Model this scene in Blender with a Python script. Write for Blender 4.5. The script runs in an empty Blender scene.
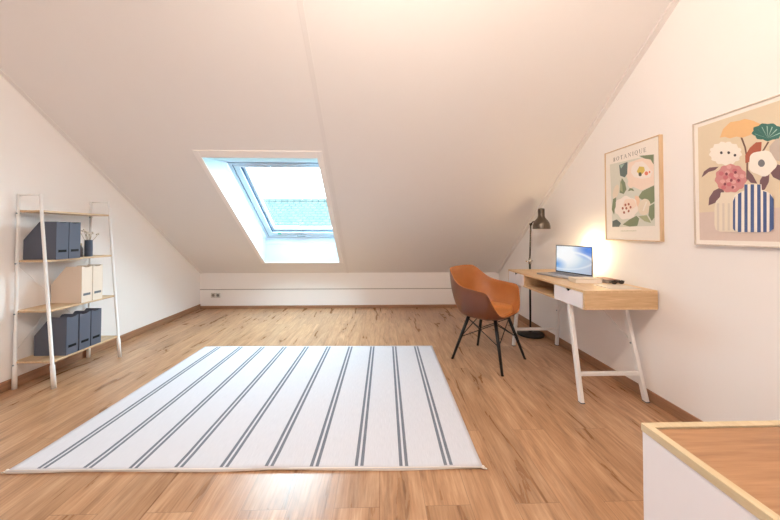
import bpy, bmesh, math, random, json
from mathutils import Vector, Matrix, Euler
random.seed(7)
SC = bpy.context.scene
COL = SC.collection
PI = math.pi

# ------------------------------------------------------------------ room numbers (metres; camera stands at x=0,y=0)
D, ZK, XL, XR, T = 4.645, 0.5315, -2.7208, 1.852, 0.7226
AL = math.atan(T); CA, SA = math.cos(AL), math.sin(AL)
RIDGE_Y = 0.9; RIDGE_Z = ZK + T*(D-RIDGE_Y); FRONT_Y = 2*RIDGE_Y-D
def SL(x, s, t=0.0):                       # point on the sloping ceiling: s up the slope, t outwards
    return Vector((x, D-s*CA+t*SA, ZK+s*SA+t*CA))

# ------------------------------------------------------------------ materials
def srgb(r, g, b):
    f = lambda c: (c/255/12.92) if c/255 <= .04045 else ((c/255+.055)/1.055)**2.4
    return (f(r), f(g), f(b), 1)
class NT:
    def __init__(s, name):
        s.m = bpy.data.materials.new(name); s.m.use_nodes = True
        s.t = s.m.node_tree; s.n = s.t.nodes; s.bsdf = s.n['Principled BSDF']; s.out = s.n['Material Output']
    def node(s, typ, **kw):
        n = s.n.new(typ)
        for k, v in kw.items(): setattr(n, k, v)
        return n
    def link(s, a, b): s.t.links.new(a, b)
    def val(s, sock, v):
        if hasattr(v, 'links') or hasattr(v, 'is_linked'): s.link(v, sock)
        else: sock.default_value = v
    def math(s, op, a, b=0.0, c=None):
        n = s.node('ShaderNodeMath', operation=op)
        s.val(n.inputs[0], a); s.val(n.inputs[1], b)
        if c is not None: s.val(n.inputs[2], c)
        return n.outputs[0]
    def mix(s, f, a, b, typ='MIX'):
        n = s.node('ShaderNodeMix', data_type='RGBA', blend_type=typ)
        s.val(n.inputs[0], f); s.val(n.inputs[6], a); s.val(n.inputs[7], b)
        return n.outputs[2]
    def coords(s, scale=(1, 1, 1), rot=(0, 0, 0), kind='Object'):
        c = s.node('ShaderNodeTexCoord'); m = s.node('ShaderNodeMapping')
        m.inputs['Scale'].default_value = scale; m.inputs['Rotation'].default_value = rot
        s.link(c.outputs[kind], m.inputs[0]); return m.outputs[0]
    def noise(s, vec, scale, detail=3, rough=.5, dist=0):
        n = s.node('ShaderNodeTexNoise'); s.link(vec, n.inputs['Vector'])
        n.inputs['Scale'].default_value = scale; n.inputs['Detail'].default_value = detail
        n.inputs['Roughness'].default_value = rough; n.inputs['Distortion'].default_value = dist
        return n.outputs['Fac']
    def ramp(s, f, stops):
        n = s.node('ShaderNodeValToRGB'); s.link(f, n.inputs[0]); e = n.color_ramp.elements
        while len(e) < len(stops): e.new(.5)
        for x, (p, c) in zip(e, stops): x.position = p; x.color = c
        return n.outputs[0]
    def bump(s, h, strength=.1, dist=.01):
        b = s.node('ShaderNodeBump'); b.inputs['Strength'].default_value = strength; b.inputs['Distance'].default_value = dist
        s.link(h, b.inputs['Height']); s.link(b.outputs[0], s.bsdf.inputs['Normal'])
    def set(s, base=None, rough=None, metal=None, spec=None, coat=None, emis=None, estr=None):
        I = s.bsdf.inputs
        if base is not None: s.val(I['Base Color'], base)
        if rough is not None: s.val(I['Roughness'], rough)
        if metal is not None: I['Metallic'].default_value = metal
        if spec is not None: I['Specular IOR Level'].default_value = spec
        if coat is not None: I['Coat Weight'].default_value = coat
        if emis is not None: s.val(I['Emission Color'], emis); I['Emission Strength'].default_value = estr
        return s
def paint(name, c, rough=.5, metal=0, var=.04, spec=.5, bump=0, scale=6):
    n = NT(name); v = n.coords(); f = n.noise(v, scale, 3)
    d = tuple(x*(1-var) for x in c[:3])+(1,)
    n.set(n.mix(f, d, c), rough, metal, spec)
    if bump: n.bump(n.noise(v, 220, 2), bump, .002)
    return n.m
def wood(name, light, dark, axis='y', rough=.45, sc=1.0, streak=.5):
    n = NT(name)
    s = {'x': (1.6, 22, 22), 'y': (22, 1.6, 22), 'z': (22, 22, 1.6)}[axis]
    v = n.coords(tuple(k*sc for k in s))
    f = n.noise(v, 2.2, 6, .62, .6); g = n.noise(n.coords(tuple(k*sc*5 for k in s)), 2, 2)
    f2 = n.math('ADD', n.math('MULTIPLY', f, .75), n.math('MULTIPLY', g, .25))
    n.set(n.ramp(f2, [(.5-streak*.4, dark), (.5+streak*.35, light)]), rough)
    n.bump(f2, .05, .002)
    return n.m

M = {}
M['wall'] = paint('wall_paint', srgb(243, 239, 237), .85, bump=.05, var=.015)
M['ceiling'] = paint('ceiling_paint', srgb(235, 231, 229), .85, bump=.04, var=.015)
M['trim'] = paint('white_trim', srgb(246, 242, 240), .55, var=.02)
M['seam'] = paint('ceiling_batten', srgb(230, 226, 224), .7, var=.02)
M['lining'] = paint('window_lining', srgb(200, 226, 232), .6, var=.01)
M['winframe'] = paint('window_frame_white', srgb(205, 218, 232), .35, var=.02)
M['gasket_shadow'] = paint('gasket_shadow_blue', srgb(92, 120, 150), .6)  # blue-grey shadow lines of the gaskets, put into the bars' colour
M['tag'] = paint('green_tag', srgb(60, 200, 160), .5)
M['joint'] = paint('gap_shade_grey', srgb(176, 168, 164), .8)  # grey that paints the shadow in the knee wall groove
M['steel'] = paint('window_steel', srgb(150, 160, 168), .35, .8)
M['white_metal'] = paint('white_metal', srgb(238, 236, 234), .38, var=.02)
M['white_lacquer'] = paint('white_lacquer', srgb(236, 234, 240), .4, var=.015)
M['black_metal'] = paint('black_metal', srgb(22, 20, 20), .45, var=.1, spec=.35)
M['black'] = paint('black_plastic', srgb(12, 12, 13), .7, spec=.2)
M['dark_card'] = paint('charcoal_card', srgb(86, 91, 106), .75, var=.06, bump=.05)
M['cream_card'] = paint('cream_card', srgb(228, 212, 196), .75, var=.04, bump=.05)
M['grey_slot'] = paint('grey_slot', srgb(96, 100, 106), .5)
M['bronze'] = paint('lamp_bronze', srgb(104, 94, 84), .22, .85, var=.08)
M['chrome'] = paint('chrome', srgb(205, 200, 192), .18, 1)
M['shade_in'] = paint('shade_inside', srgb(240, 232, 215), .5)
M['silver'] = paint('laptop_silver', srgb(176, 172, 172), .38, .35)
M['keys'] = paint('laptop_keys', srgb(120, 118, 122), .5)
M['oak'] = wood('desk_oak', srgb(226, 196, 156), srgb(198, 162, 120), 'y', .42)
M['oak_x'] = wood('desk_oak_end', srgb(220, 188, 146), srgb(188, 150, 108), 'x', .45)
M['shelf_oak'] = wood('shelf_oak', srgb(214, 186, 152), srgb(180, 148, 112), 'y', .45)
M['pine'] = wood('trim_pine', srgb(210, 192, 160), srgb(192, 170, 134), 'y', .5)
M['frame_oak'] = wood('picture_frame_oak', srgb(224, 196, 160), srgb(200, 168, 130), 'z', .5)
M['frame_pale'] = wood('picture_frame_pale', srgb(222, 210, 198), srgb(196, 182, 168), 'z', .5)
M['base'] = wood('baseboard_wood', srgb(172, 130, 100), srgb(136, 98, 72), 'y', .45)
M['base_x'] = wood('baseboard_wood_x', srgb(172, 130, 100), srgb(136, 98, 72), 'x', .45)
M['paper'] = paint('paper', srgb(240, 232, 222), .8, var=.02)
M['book_white'] = paint('book_cover_white', srgb(226, 214, 196), .6, var=.04)
M['book_grey'] = paint('book_cover_grey', srgb(176, 166, 158), .6)
M['book_red'] = paint('book_cover_wine', srgb(112, 58, 48), .5)
M['magazine'] = paint('magazine_cover', srgb(206, 194, 182), .45, var=.1, scale=30)
M['dark_edge'] = paint('dark_edge', srgb(92, 78, 70), .6)
M['lens'] = paint('dark_lens', srgb(40, 30, 26), .15)
M['vase'] = paint('vase_slate', srgb(70, 80, 98), .3, var=.1)
M['bottle'] = paint('bottle_brown', srgb(62, 44, 42), .3, var=.1)
M['dry'] = paint('dried_stem', srgb(180, 160, 132), .8)
M['blossom'] = paint('dried_blossom', srgb(240, 232, 222), .9)
M['socket'] = paint('socket_plastic', srgb(206, 202, 196), .35)
M['socket_in'] = paint('socket_recess', srgb(128, 124, 118), .5)

# laminate floor: planks run away from the camera
def plank_mat(name, pal, plank=(1.28, .192), rough=(.3, .48), mottle=1.0, rot=PI/2):
    n = NT(name)
    v = n.coords((1, 1, 1), (0, 0, rot))
    b = n.node('ShaderNodeTexBrick'); n.link(v, b.inputs['Vector'])
    b.offset = .37; b.offset_frequency = 2; b.squash = 1
    b.inputs['Scale'].default_value = 1; b.inputs['Mortar Size'].default_value = .0012; b.inputs['Mortar Smooth'].default_value = .3
    b.inputs['Brick Width'].default_value = plank[0]; b.inputs['Row Height'].default_value = plank[1]
    b.inputs['Color1'].default_value = (0, 0, 0, 1); b.inputs['Color2'].default_value = (1, 1, 1, 1); b.inputs['Mortar'].default_value = (.5, .5, .5, 1)
    # shift the grain per plank
    sx = n.node('ShaderNodeVectorMath', operation='MULTIPLY_ADD'); n.link(b.outputs['Color'], sx.inputs[0])
    sx.inputs[1].default_value = (3.1, 5.7, 2.3); n.link(v, sx.inputs[2])
    def sv(k):
        mp = n.node('ShaderNodeMapping'); mp.inputs['Scale'].default_value = k; n.link(sx.outputs[0], mp.inputs[0]); return mp.outputs[0]
    g1 = n.noise(sv((1.3, 9, 9)), 1.5, 6, .6, .9)
    g2 = n.noise(sv((3.5, 60, 60)), 1.6, 3, .6)
    g3 = n.noise(sv((1.1, 6.5, 6.5)), 1.5, 5, .66, 1.2)
    f = n.math('ADD', n.math('MULTIPLY', g1, .62), n.math('MULTIPLY', g2, .38))
    c = n.ramp(f, [(.32, pal[0]), (.48, pal[1]), (.66, pal[2])])
    sep = n.node('ShaderNodeSeparateColor'); n.link(b.outputs['Color'], sep.inputs[0])
    tone = n.math('MULTIPLY_ADD', sep.outputs[0], .20, .90)
    tn = n.node('ShaderNodeCombineColor'); [n.link(tone, tn.inputs[i]) for i in range(3)]
    c = n.mix(1.0, c, tn.outputs[0], 'MULTIPLY')
    dk = n.ramp(g3, [(.55, (0, 0, 0, 1)), (.80, (1, 1, 1, 1))])
    c = n.mix(n.math('MULTIPLY', dk, .62*mottle), c, pal[3])
    c = n.mix(n.math('MULTIPLY', b.outputs['Fac'], .55), c, pal[3])
    n.set(c, n.math('MULTIPLY_ADD', g1, rough[1]-rough[0], rough[0]), spec=.45, coat=.16)
    n.bsdf.inputs['Coat Roughness'].default_value = .22
    h = n.math('SUBTRACT', n.math('MULTIPLY', f, .3), b.outputs['Fac'])
    n.bump(h, .12, .002)
    return n.m
PAL = (srgb(132, 96, 68), srgb(172, 130, 96), srgb(200, 162, 128), srgb(96, 66, 46))
M['floor'] = plank_mat('oak_laminate_floor', PAL, rough=(.2, .4), mottle=1.0)
M['laminate_top'] = plank_mat('oak_laminate_panel', (srgb(128, 90, 60), srgb(158, 114, 78), srgb(182, 138, 100), srgb(92, 60, 38)), (3, .6), rot=0, mottle=.8)

# rug
RW, RL = 2.2863, 1.5848
def rug_mat():
    n = NT('striped_rug_weave')
    c = n.node('ShaderNodeTexCoord'); s = n.node('ShaderNodeSeparateXYZ'); n.link(c.outputs['Object'], s.inputs[0])
    x, y = s.outputs[0], s.outputs[1]
    step = .2194
    t = n.math('DIVIDE', n.math('ADD', x, RW/2-.146), step)
    fr = n.math('SUBTRACT', t, n.math('ROUND', t))
    d = n.math('ABSOLUTE', n.math('MULTIPLY', fr, step))
    d2 = n.math('ABSOLUTE', n.math('SUBTRACT', d, .0138))
    line = n.math('LESS_THAN', d2, .0082)
    inside = n.math('LESS_THAN', n.math('ABSOLUTE', y), RL/2-.016)
    rng = n.math('LESS_THAN', n.math('ABSOLUTE', x), RW/2-.06)
    k = n.math('MULTIPLY', line, n.math('MULTIPLY', inside, rng))
    wv = n.noise(n.coords((260, 18, 1)), 1, 2); wb = n.noise(n.coords((90, 6, 1)), 1, 2)
    base = n.mix(wv, srgb(192, 191, 199), srgb(222, 221, 227))
    base = n.mix(n.math('MULTIPLY', wb, .5), base, srgb(206, 204, 208))
    dark = n.mix(wv, srgb(92, 97, 108), srgb(132, 135, 144))
    n.set(n.mix(k, base, dark), .95, spec=.15)
    n.bump(n.noise(n.coords((300, 120, 1)), 1, 2), .25, .002)
    return n.m
M['rug'] = rug_mat()
M['rug_hem'] = paint('rug_hem', srgb(238, 232, 226), .95, bump=.2)
# leather
def leather(name, a, b, rough):
    n = NT(name); v = n.coords(); f = n.noise(v, 9, 4)
    n.set(n.mix(f, a, b), rough, spec=.45); n.bump(n.noise(v, 180, 3), .12, .002); return n.m
M['tan'] = leather('tan_leather', srgb(168, 104, 54), srgb(192, 124, 70), .27)
M['tan_pad'] = leather('tan_leather_pad', srgb(190, 124, 68), srgb(210, 144, 86), .32)
M['tan_out'] = leather('brown_leather_outside', srgb(96, 52, 32), srgb(116, 66, 40), .3)
# roof tiles of the house across
def roof_mat():
    n = NT('neighbour_roof_tiles'); v = n.coords((1, 1, 1))
    b = n.node('ShaderNodeTexBrick'); n.link(v, b.inputs['Vector'])
    b.inputs['Scale'].default_value = 1; b.inputs['Brick Width'].default_value = .24; b.inputs['Row Height'].default_value = .17; b.inputs['Mortar Size'].default_value = .016
    b.inputs['Color1'].default_value = (.046, .060, .058, 1); b.inputs['Color2'].default_value = (.060, .074, .070, 1); b.inputs['Mortar'].default_value = (.020, .036, .040, 1)
    n.set(b.outputs['Color'], 1.0, spec=0); return n.m
M['roof'] = roof_mat()
M['house'] = paint('neighbour_render', srgb(220, 220, 214), .9)
def glass_mat():
    n = NT('clear_window_glass'); n.n.remove(n.bsdf)
    tr = n.node('ShaderNodeBsdfTransparent'); tr.inputs[0].default_value = (.95, .99, 1, 1)
    gl = n.node('ShaderNodeBsdfGlossy'); gl.inputs['Roughness'].default_value = .02
    mx = n.node('ShaderNodeMixShader'); mx.inputs[0].default_value = .05
    n.link(tr.outputs[0], mx.inputs[1]); n.link(gl.outputs[0], mx.inputs[2]); n.link(mx.outputs[0], n.out.inputs[0]); return n.m
M['glass'] = glass_mat()
def screen_mat():                          # blue desktop wallpaper with a bright flare and a light swoosh
    n = NT('laptop_display'); c = n.node('ShaderNodeTexCoord'); s = n.node('ShaderNodeSeparateXYZ'); n.link(c.outputs['Object'], s.inputs[0])
    u = n.math('DIVIDE', s.outputs[0], .348); v = n.math('DIVIDE', n.math('SUBTRACT', s.outputs[2], .016), .225)
    def dist(cx, cy, ax, ay):
        a = n.math('MULTIPLY', n.math('SUBTRACT', u, cx), ax); b = n.math('MULTIPLY', n.math('SUBTRACT', v, cy), ay)
        return n.math('SQRT', n.math('ADD', n.math('MULTIPLY', a, a), n.math('MULTIPLY', b, b)))
    g = n.ramp(dist(.28, .78, 1.0, .8), [(.20, (1, 1, 1, 1)), (.42, srgb(228, 236, 242)), (.55, srgb(196, 214, 232)), (.9, srgb(188, 194, 214))])
    blue = n.ramp(dist(.98, .98, 1.0, 1.2), [(.12, (1, 1, 1, 1)), (.5, (0, 0, 0, 1))])
    g = n.mix(n.math('MULTIPLY', blue, .9), g, srgb(66, 128, 226))
    bl2 = n.ramp(dist(-.02, .33, 1.6, 2.0), [(.1, (1, 1, 1, 1)), (.6, (0, 0, 0, 1))])
    g = n.mix(n.math('MULTIPLY', bl2, .9), g, srgb(84, 158, 226))
    ring = n.math('ABSOLUTE', n.math('SUBTRACT', dist(.45, .1, .9, .95), .72))
    sw = n.ramp(ring, [(.0, (1, 1, 1, 1)), (.06, (0, 0, 0, 1))])
    g = n.mix(n.math('MULTIPLY', sw, .8), g, (1, 1, 1, 1))
    r2 = n.math('ABSOLUTE', n.math('SUBTRACT', dist(.2, 1.0, .8, 1.0), .85))
    g = n.mix(n.math('MULTIPLY', n.ramp(r2, [(0, (1, 1, 1, 1)), (.05, (0, 0, 0, 1))]), .45), g, (1, 1, 1, 1))
    n.set((.02, .02, .02, 1), .25, emis=g, estr=1.0); return n.m
M['screen'] = screen_mat()
ARTCOL = dict(plum=(98, 66, 72), stem=(96, 66, 52), orange=(228, 178, 118), teal=(38, 92, 82), mint=(150, 190, 176), grey_flower=(188, 172, 160),
    red=(160, 72, 48), ivory=(244, 236, 224), dark=(46, 40, 44), pink=(196, 124, 124), pale_pink=(214, 154, 150), rose=(190, 96, 104), wine=(112, 44, 58),
    grey=(104, 104, 108), cream=(232, 218, 196), tan_pale=(214, 200, 184), navy=(50, 74, 128), sage=(216, 216, 202), blush=(246, 222, 204),
    slate_green=(84, 98, 96), mint_pale=(150, 178, 162), petal=(248, 236, 226), mustard=(214, 186, 84), dark_green=(58, 66, 48), coral=(226, 120, 92),
    leaf=(116, 130, 96), leaf_light=(158, 164, 124), peach=(242, 204, 172), rust=(158, 84, 62), sand=(220, 202, 172), mauve=(212, 190, 178), ink=(104, 96, 90), white=(246, 238, 228))
for k, c in ARTCOL.items(): M['art_'+k] = paint('print_ink_'+k, srgb(*(x+(238-x)*.14 for x in c)), .8, var=.05, scale=60)  # inks paled towards white, a glass reflection's haze put into the colour

# ------------------------------------------------------------------ mesh helper
class MB:
    def __init__(s): s.bm = bmesh.new(); s.mats = []; s.cur = 0
    def mat(s, m):
        if m not in s.mats: s.mats.append(m)
        s.cur = s.mats.index(m); return s
    def face(s, pts):
        f = s.bm.faces.new([s.bm.verts.new(p) for p in pts]); f.material_index = s.cur; return f
    def hull8(s, c):                        # c: 8 corners, bottom 0-3 ccw, top 4-7
        v = [s.bm.verts.new(p) for p in c]
        for q in ((3, 2, 1, 0), (4, 5, 6, 7), (0, 1, 5, 4), (1, 2, 6, 5), (2, 3, 7, 6), (3, 0, 4, 7)):
            s.bm.faces.new([v[i] for i in q]).material_index = s.cur
        return s
    def box(s, x0, x1, y0, y1, z0, z1):
        return s.hull8([(x0, y0, z0), (x1, y0, z0), (x1, y1, z0), (x0, y1, z0), (x0, y0, z1), (x1, y0, z1), (x1, y1, z1), (x0, y1, z1)])
    def prism(s, poly, f0, f1):             # poly list; f0,f1 map a 2D point to 3D on both end faces
        a = [s.bm.verts.new(f0(*p)) for p in poly]; b = [s.bm.verts.new(f1(*p)) for p in poly]; n = len(poly)
        for fc in (a[::-1], b): s.bm.faces.new(fc).material_index = s.cur
        for i in range(n): s.bm.faces.new([a[i], a[(i+1) % n], b[(i+1) % n], b[i]]).material_index = s.cur
        return s
    def ring(s, c, u, v, r, n): return [s.bm.verts.new(c+u*(r*math.cos(2*PI*i/n))+v*(r*math.sin(2*PI*i/n))) for i in range(n)]
    def tube(s, pts, r, n=10, caps=True):
        pts = [Vector(p) for p in pts]; rr = r if isinstance(r, (list, tuple)) else [r]*len(pts); prev = None
        up = Vector((0, 0, 1))
        for i, p in enumerate(pts):
            d = (pts[min(i+1, len(pts)-1)]-pts[max(i-1, 0)]).normalized()
            u = d.cross(up if abs(d.z) < .95 else Vector((0, 1, 0))).normalized(); v = u.cross(d).normalized()
            R = s.ring(p, u, v, rr[i], n)
            if prev:
                for k in range(n): f = s.bm.faces.new([prev[k], prev[(k+1) % n], R[(k+1) % n], R[k]]); f.material_index = s.cur; f.smooth = True
            elif caps: s.bm.faces.new(R[::-1]).material_index = s.cur
            prev = R
        if caps: s.bm.faces.new(prev).material_index = s.cur
        return s
    def bar(s, a, b, w, h, up=(0, 0, 1)):   # rectangular bar between two points
        a, b = Vector(a), Vector(b); d = (b-a).normalized(); u = d.cross(Vector(up)).normalized(); v = u.cross(d).normalized()
        c = lambda p: [p-u*w/2-v*h/2, p+u*w/2-v*h/2, p+u*w/2+v*h/2, p-u*w/2+v*h/2]
        return s.hull8(c(a)+c(b))
    def lathe(s, prof, c=(0, 0, 0), n=28, axis=None):
        c = Vector(c); prev = None
        for r, z in prof:
            if r < 1e-5: R = [s.bm.verts.new(c+Vector((0, 0, z)))]
            else: R = [s.bm.verts.new(c+Vector((r*math.cos(2*PI*i/n), r*math.sin(2*PI*i/n), z))) for i in range(n)]
            if prev:
                for k in range(n):
                    if len(prev) == 1 and len(R) == 1: continue
                    if len(prev) == 1: q = [prev[0], R[(k+1) % n], R[k]]
                    elif len(R) == 1: q = [prev[k], prev[(k+1) % n], R[0]]
                    else: q = [prev[k], prev[(k+1) % n], R[(k+1) % n], R[k]]
                    f = s.bm.faces.new(q); f.material_index = s.cur; f.smooth = True
            prev = R
        return s
    def ball(s, c, r, sub=1):
        g = bmesh.ops.create_icosphere(s.bm, subdivisions=sub, radius=r, matrix=Matrix.Translation(c))
        for v in g['verts']:
            for f in v.link_faces: f.material_index = s.cur; f.smooth = True
        return s
    def build(s, name, m=None, parent=None, bevel=0, seg=2, smooth=False, recalc=True):
        if recalc: bmesh.ops.recalc_face_normals(s.bm, faces=s.bm.faces)
        me = bpy.data.meshes.new(name); s.bm.to_mesh(me); s.bm.free()
        for x in ([m] if m else []) if not s.mats else s.mats: me.materials.append(x)
        if smooth:
            for p in me.polygons: p.use_smooth = True
        o = bpy.data.objects.new(name, me); COL.objects.link(o)
        if parent: o.parent = parent
        if bevel:
            b = o.modifiers.new('bevel', 'BEVEL'); b.width = bevel; b.segments = seg; b.limit_method = 'ANGLE'; b.angle_limit = .6
        return o
def thing(name, label, cat, loc=(0, 0, 0), rz=0, group=None):
    o = bpy.data.objects.new(name, None); COL.objects.link(o); o.empty_display_size = .05
    o.location = loc; o.rotation_euler = (0, 0, rz); o['label'] = label; o['category'] = cat
    if group: o['group'] = group
    return o
def tag(o, label, cat, group=None):
    o['label'] = label; o['category'] = cat
    if group: o['group'] = group
    return o
def struct(o, label=None, cat=None):
    o['kind'] = 'structure'
    if label: o['label'] = label; o['category'] = cat
    return o
def dup(root, label, loc=None):
    r = root.copy(); COL.objects.link(r); r['label'] = label
    if loc is not None: r.location = loc
    for ch in root.children:
        c = ch.copy(); COL.objects.link(c); c.parent = r
        for g in ch.children:
            d = g.copy(); COL.objects.link(d); d.parent = c
    return r

# ------------------------------------------------------------------ room shell
m = MB(); m.box(XL-.1, XR+.1, FRONT_Y-.1, D+.1, -.06, 0)
struct(m.build('floor', M['floor']), 'oak laminate floor with planks running towards the sloping ceiling', 'floor')
gable = [(FRONT_Y, 0), (D, 0), (D, ZK), (RIDGE_Y, RIDGE_Z), (FRONT_Y, ZK)]
for nm, x0, x1, lb in (('wall_left', XL-.08, XL, 'white gable wall behind the ladder shelf'), ('wall_right', XR, XR+.08, 'white gable wall behind the desk and the framed prints')):
    m = MB(); m.prism(gable, lambda y, z: (x0, y, z), lambda y, z: (x1, y, z)); struct(m.build(nm, M['wall']), lb, 'wall')
m = MB(); m.box(XL, XR, D+.004, D+.08, 0, ZK+.02); m.box(XL, XR, D-.012, D+.004, .2985, ZK+.014); m.box(XL, XR, D-.012, D+.004, 0, .2855)
struct(m.build('wall_back', M['wall']), 'low white knee wall under the sloping ceiling', 'wall')
m = MB(); m.box(XL, XR, D-.0125, D+.003, .2855, .2985)  # strip fills the groove, its shade put into the colour
struct(m.build('knee_wall_gap_shade', M['joint']), 'thin grey strip standing in for the shadow gap along the knee wall', 'trim')
m = MB(); m.box(XL, XR, FRONT_Y-.08, FRONT_Y, 0, ZK+.02); struct(m.build('wall_front', M['wall']), 'knee wall facing the skylight', 'wall')
# sloping ceiling with the skylight opening
OX0, OX1, OS0, OS1 = -1.652, -.588, .339, 2.258
SMAX = (D-RIDGE_Y)/CA
m = MB()
def slab(x0, x1, s0, s1): m.hull8([SL(x0, s0), SL(x1, s0), SL(x1, s1), SL(x0, s1), SL(x0, s0, .05), SL(x1, s0, .05), SL(x1, s1, .05), SL(x0, s1, .05)])
e = .016
slab(XL-.05, OX0-e, -.05, SMAX); slab(OX1+e, XR+.05, -.05, SMAX); slab(OX0-e, OX1+e, -.05, OS0-e); slab(OX0-e, OX1+e, OS1+e, SMAX)
struct(m.build('ceiling', M['ceiling']), 'white sloping ceiling with the skylight in it', 'ceiling')
m = MB()
a = [(RIDGE_Y, RIDGE_Z), (FRONT_Y-.05, ZK-.05*T), (FRONT_Y-.05, ZK+.05), (RIDGE_Y, RIDGE_Z+.09)]
m.prism(a, lambda y, z: (XL-.05, y, z), lambda y, z: (XR+.05, y, z))
struct(m.build('ceiling_rear', M['ceiling']), 'white sloping ceiling on the other side of the ridge', 'ceiling')
# baseboards
BH, BT = .074, .010
for nm, q, mt in (('baseboard_left', (XL, XL+BT, FRONT_Y, D-.002, 0, BH), 'base'), ('baseboard_right', (XR-BT, XR, FRONT_Y, D-.002, 0, BH), 'base'), ('baseboard_back', (XL+BT, XR-BT, D-.022, D-.012, 0, .046), 'base_x')):
    m = MB(); m.box(*q); struct(m.build(nm, M[mt], bevel=.003), 'brown wooden baseboard along the %s wall' % nm.split('_')[1], 'baseboard')
# battens along the slope
for nm, x0, x1, t, lb in (('trim_right', XR-.042, XR, .013, 'narrow white batten where the slope meets the right wall'), ('trim_left', XL, XL+.034, .007, 'narrow white batten where the slope meets the left wall')):
    m = MB(); m.hull8([SL(x0, .01, -t), SL(x1, .01, -t), SL(x1, SMAX, -t), SL(x0, SMAX, -t), SL(x0, .01), SL(x1, .01), SL(x1, SMAX), SL(x0, SMAX)])
    struct(m.build(nm, M['ceiling']), lb, 'trim')
m = MB(); x0, x1, t = -.512, -.474, .004
m.hull8([SL(x0, .005, -t), SL(x1, .005, -t), SL(x1, SMAX, -t), SL(x0, SMAX, -t), SL(x0, .005), SL(x1, .005), SL(x1, SMAX), SL(x0, SMAX)])
struct(m.build('trim_slope_joint', M['seam'], bevel=.0015), 'flat white joint batten running up the slope beside the skylight', 'trim')

# ------------------------------------------------------------------ skylight
W = bpy.data.objects.new('window_1', None); COL.objects.link(W); W.location = SL((OX0+OX1)/2, OS0, 0)
struct(W, 'white framed skylight set deep in the sloping ceiling', 'window')
def wl(p): return p-W.location
def sbar(m, x0, x1, s0, s1, t0, t1):
    m.hull8([wl(SL(x0, s0, t0)), wl(SL(x1, s0, t0)), wl(SL(x1, s1, t0)), wl(SL(x0, s1, t0)), wl(SL(x0, s0, t1)), wl(SL(x1, s0, t1)), wl(SL(x1, s1, t1)), wl(SL(x0, s1, t1))])
def sframe(x0, x1, s0, s1, t0, t1, wl_, wr, wb, wt):
    m = MB(); sbar(m, x0, x0+wl_, s0, s1, t0, t1); sbar(m, x1-wr, x1, s0, s1, t0, t1)
    sbar(m, x0+wl_, x1-wr, s0, s0+wb, t0, t1); sbar(m, x0+wl_, x1-wr, s1-wt, s1, t0, t1); return m
sframe(-1.70, -.533, .316, 2.34, -.012, 0, .05, .055, .024, .082).build('casing', M['trim'], W, bevel=.003)
TD = .30; FS0, FS1 = .53, 1.935
def on_reveal(k, e=0):                     # corners of the reveal at depth fraction k
    s0, s1 = OS0+(FS0-OS0)*k, OS1+(FS1-OS1)*k
    x1 = OX1+.11*k
    return [(OX0-e, s0-e), (x1+e, s0-e), (x1+e, s1+e), (OX0-e, s1+e)]
def reveal(k0, k1, e):
    m = MB(); P = lambda p, k: wl(SL(p[0], p[1], max(.001, TD*k)))
    f, b, fo, bo = on_reveal(k0), on_reveal(k1), on_reveal(k0, e), on_reveal(k1, e)
    for i in range(4):
        j = (i+1) % 4
        m.hull8([P(f[i], k0), P(f[j], k0), P(fo[j], k0), P(fo[i], k0), P(b[i], k1), P(b[j], k1), P(bo[j], k1), P(bo[i], k1)])
    return m
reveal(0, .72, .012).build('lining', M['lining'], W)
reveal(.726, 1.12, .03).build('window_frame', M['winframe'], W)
gx0, gx1, gs0, gs1 = OX0+.012, OX1+.098, FS0+.012, FS1-.004
sframe(gx0, gx1, gs0, gs1, TD-.012, TD+.03, .034, .034, .022, .022).build('inner_frame', M['winframe'], W, bevel=.003)
sframe(gx0+.036, gx1-.036, gs0+.024, gs1-.024, TD+.004, TD+.03, .012, .012, .012, .012).build('gasket_shadow', M['gasket_shadow'], W)
sa = sframe(gx0+.046, gx1-.046, gs0+.034, gs1-.034, TD-.004, TD+.075, .062, .062, .075, .03).build('sash', M['winframe'], W, bevel=.004)
sframe(gx0+.108, gx1-.108, gs0+.109, gs1-.064, TD+.016, TD+.07, .016, .016, .014, .016).build('glazing_seal_shadow', M['gasket_shadow'], sa)
sframe(gx0+.122, gx1-.122, gs0+.121, gs1-.078, TD+.026, TD+.07, .032, .032, .038, .02).build('inner_sash_rail', M['winframe'], sa, bevel=.003)
m = MB(); sbar(m, gx0+.13, gx1-.13, gs0+.13, gs1-.085, TD+.055, TD+.061); m.build('pane', M['glass'], sa)
m = MB(); hx = (gx0+gx1)/2-.06; sbar(m, hx-.06, hx+.06, gs0+.05, gs0+.072, TD-.03, TD-.016); sbar(m, hx-.012, hx+.012, gs0+.052, gs0+.07, TD-.017, TD+.002)
m.build('handle', M['steel'], sa, bevel=.004)
m = MB(); sbar(m, gx0+.19, gx0+.235, gs0+.07, gs0+.10, TD-.006, TD-.004); m.build('green_tag', M['tag'], sa)

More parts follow.
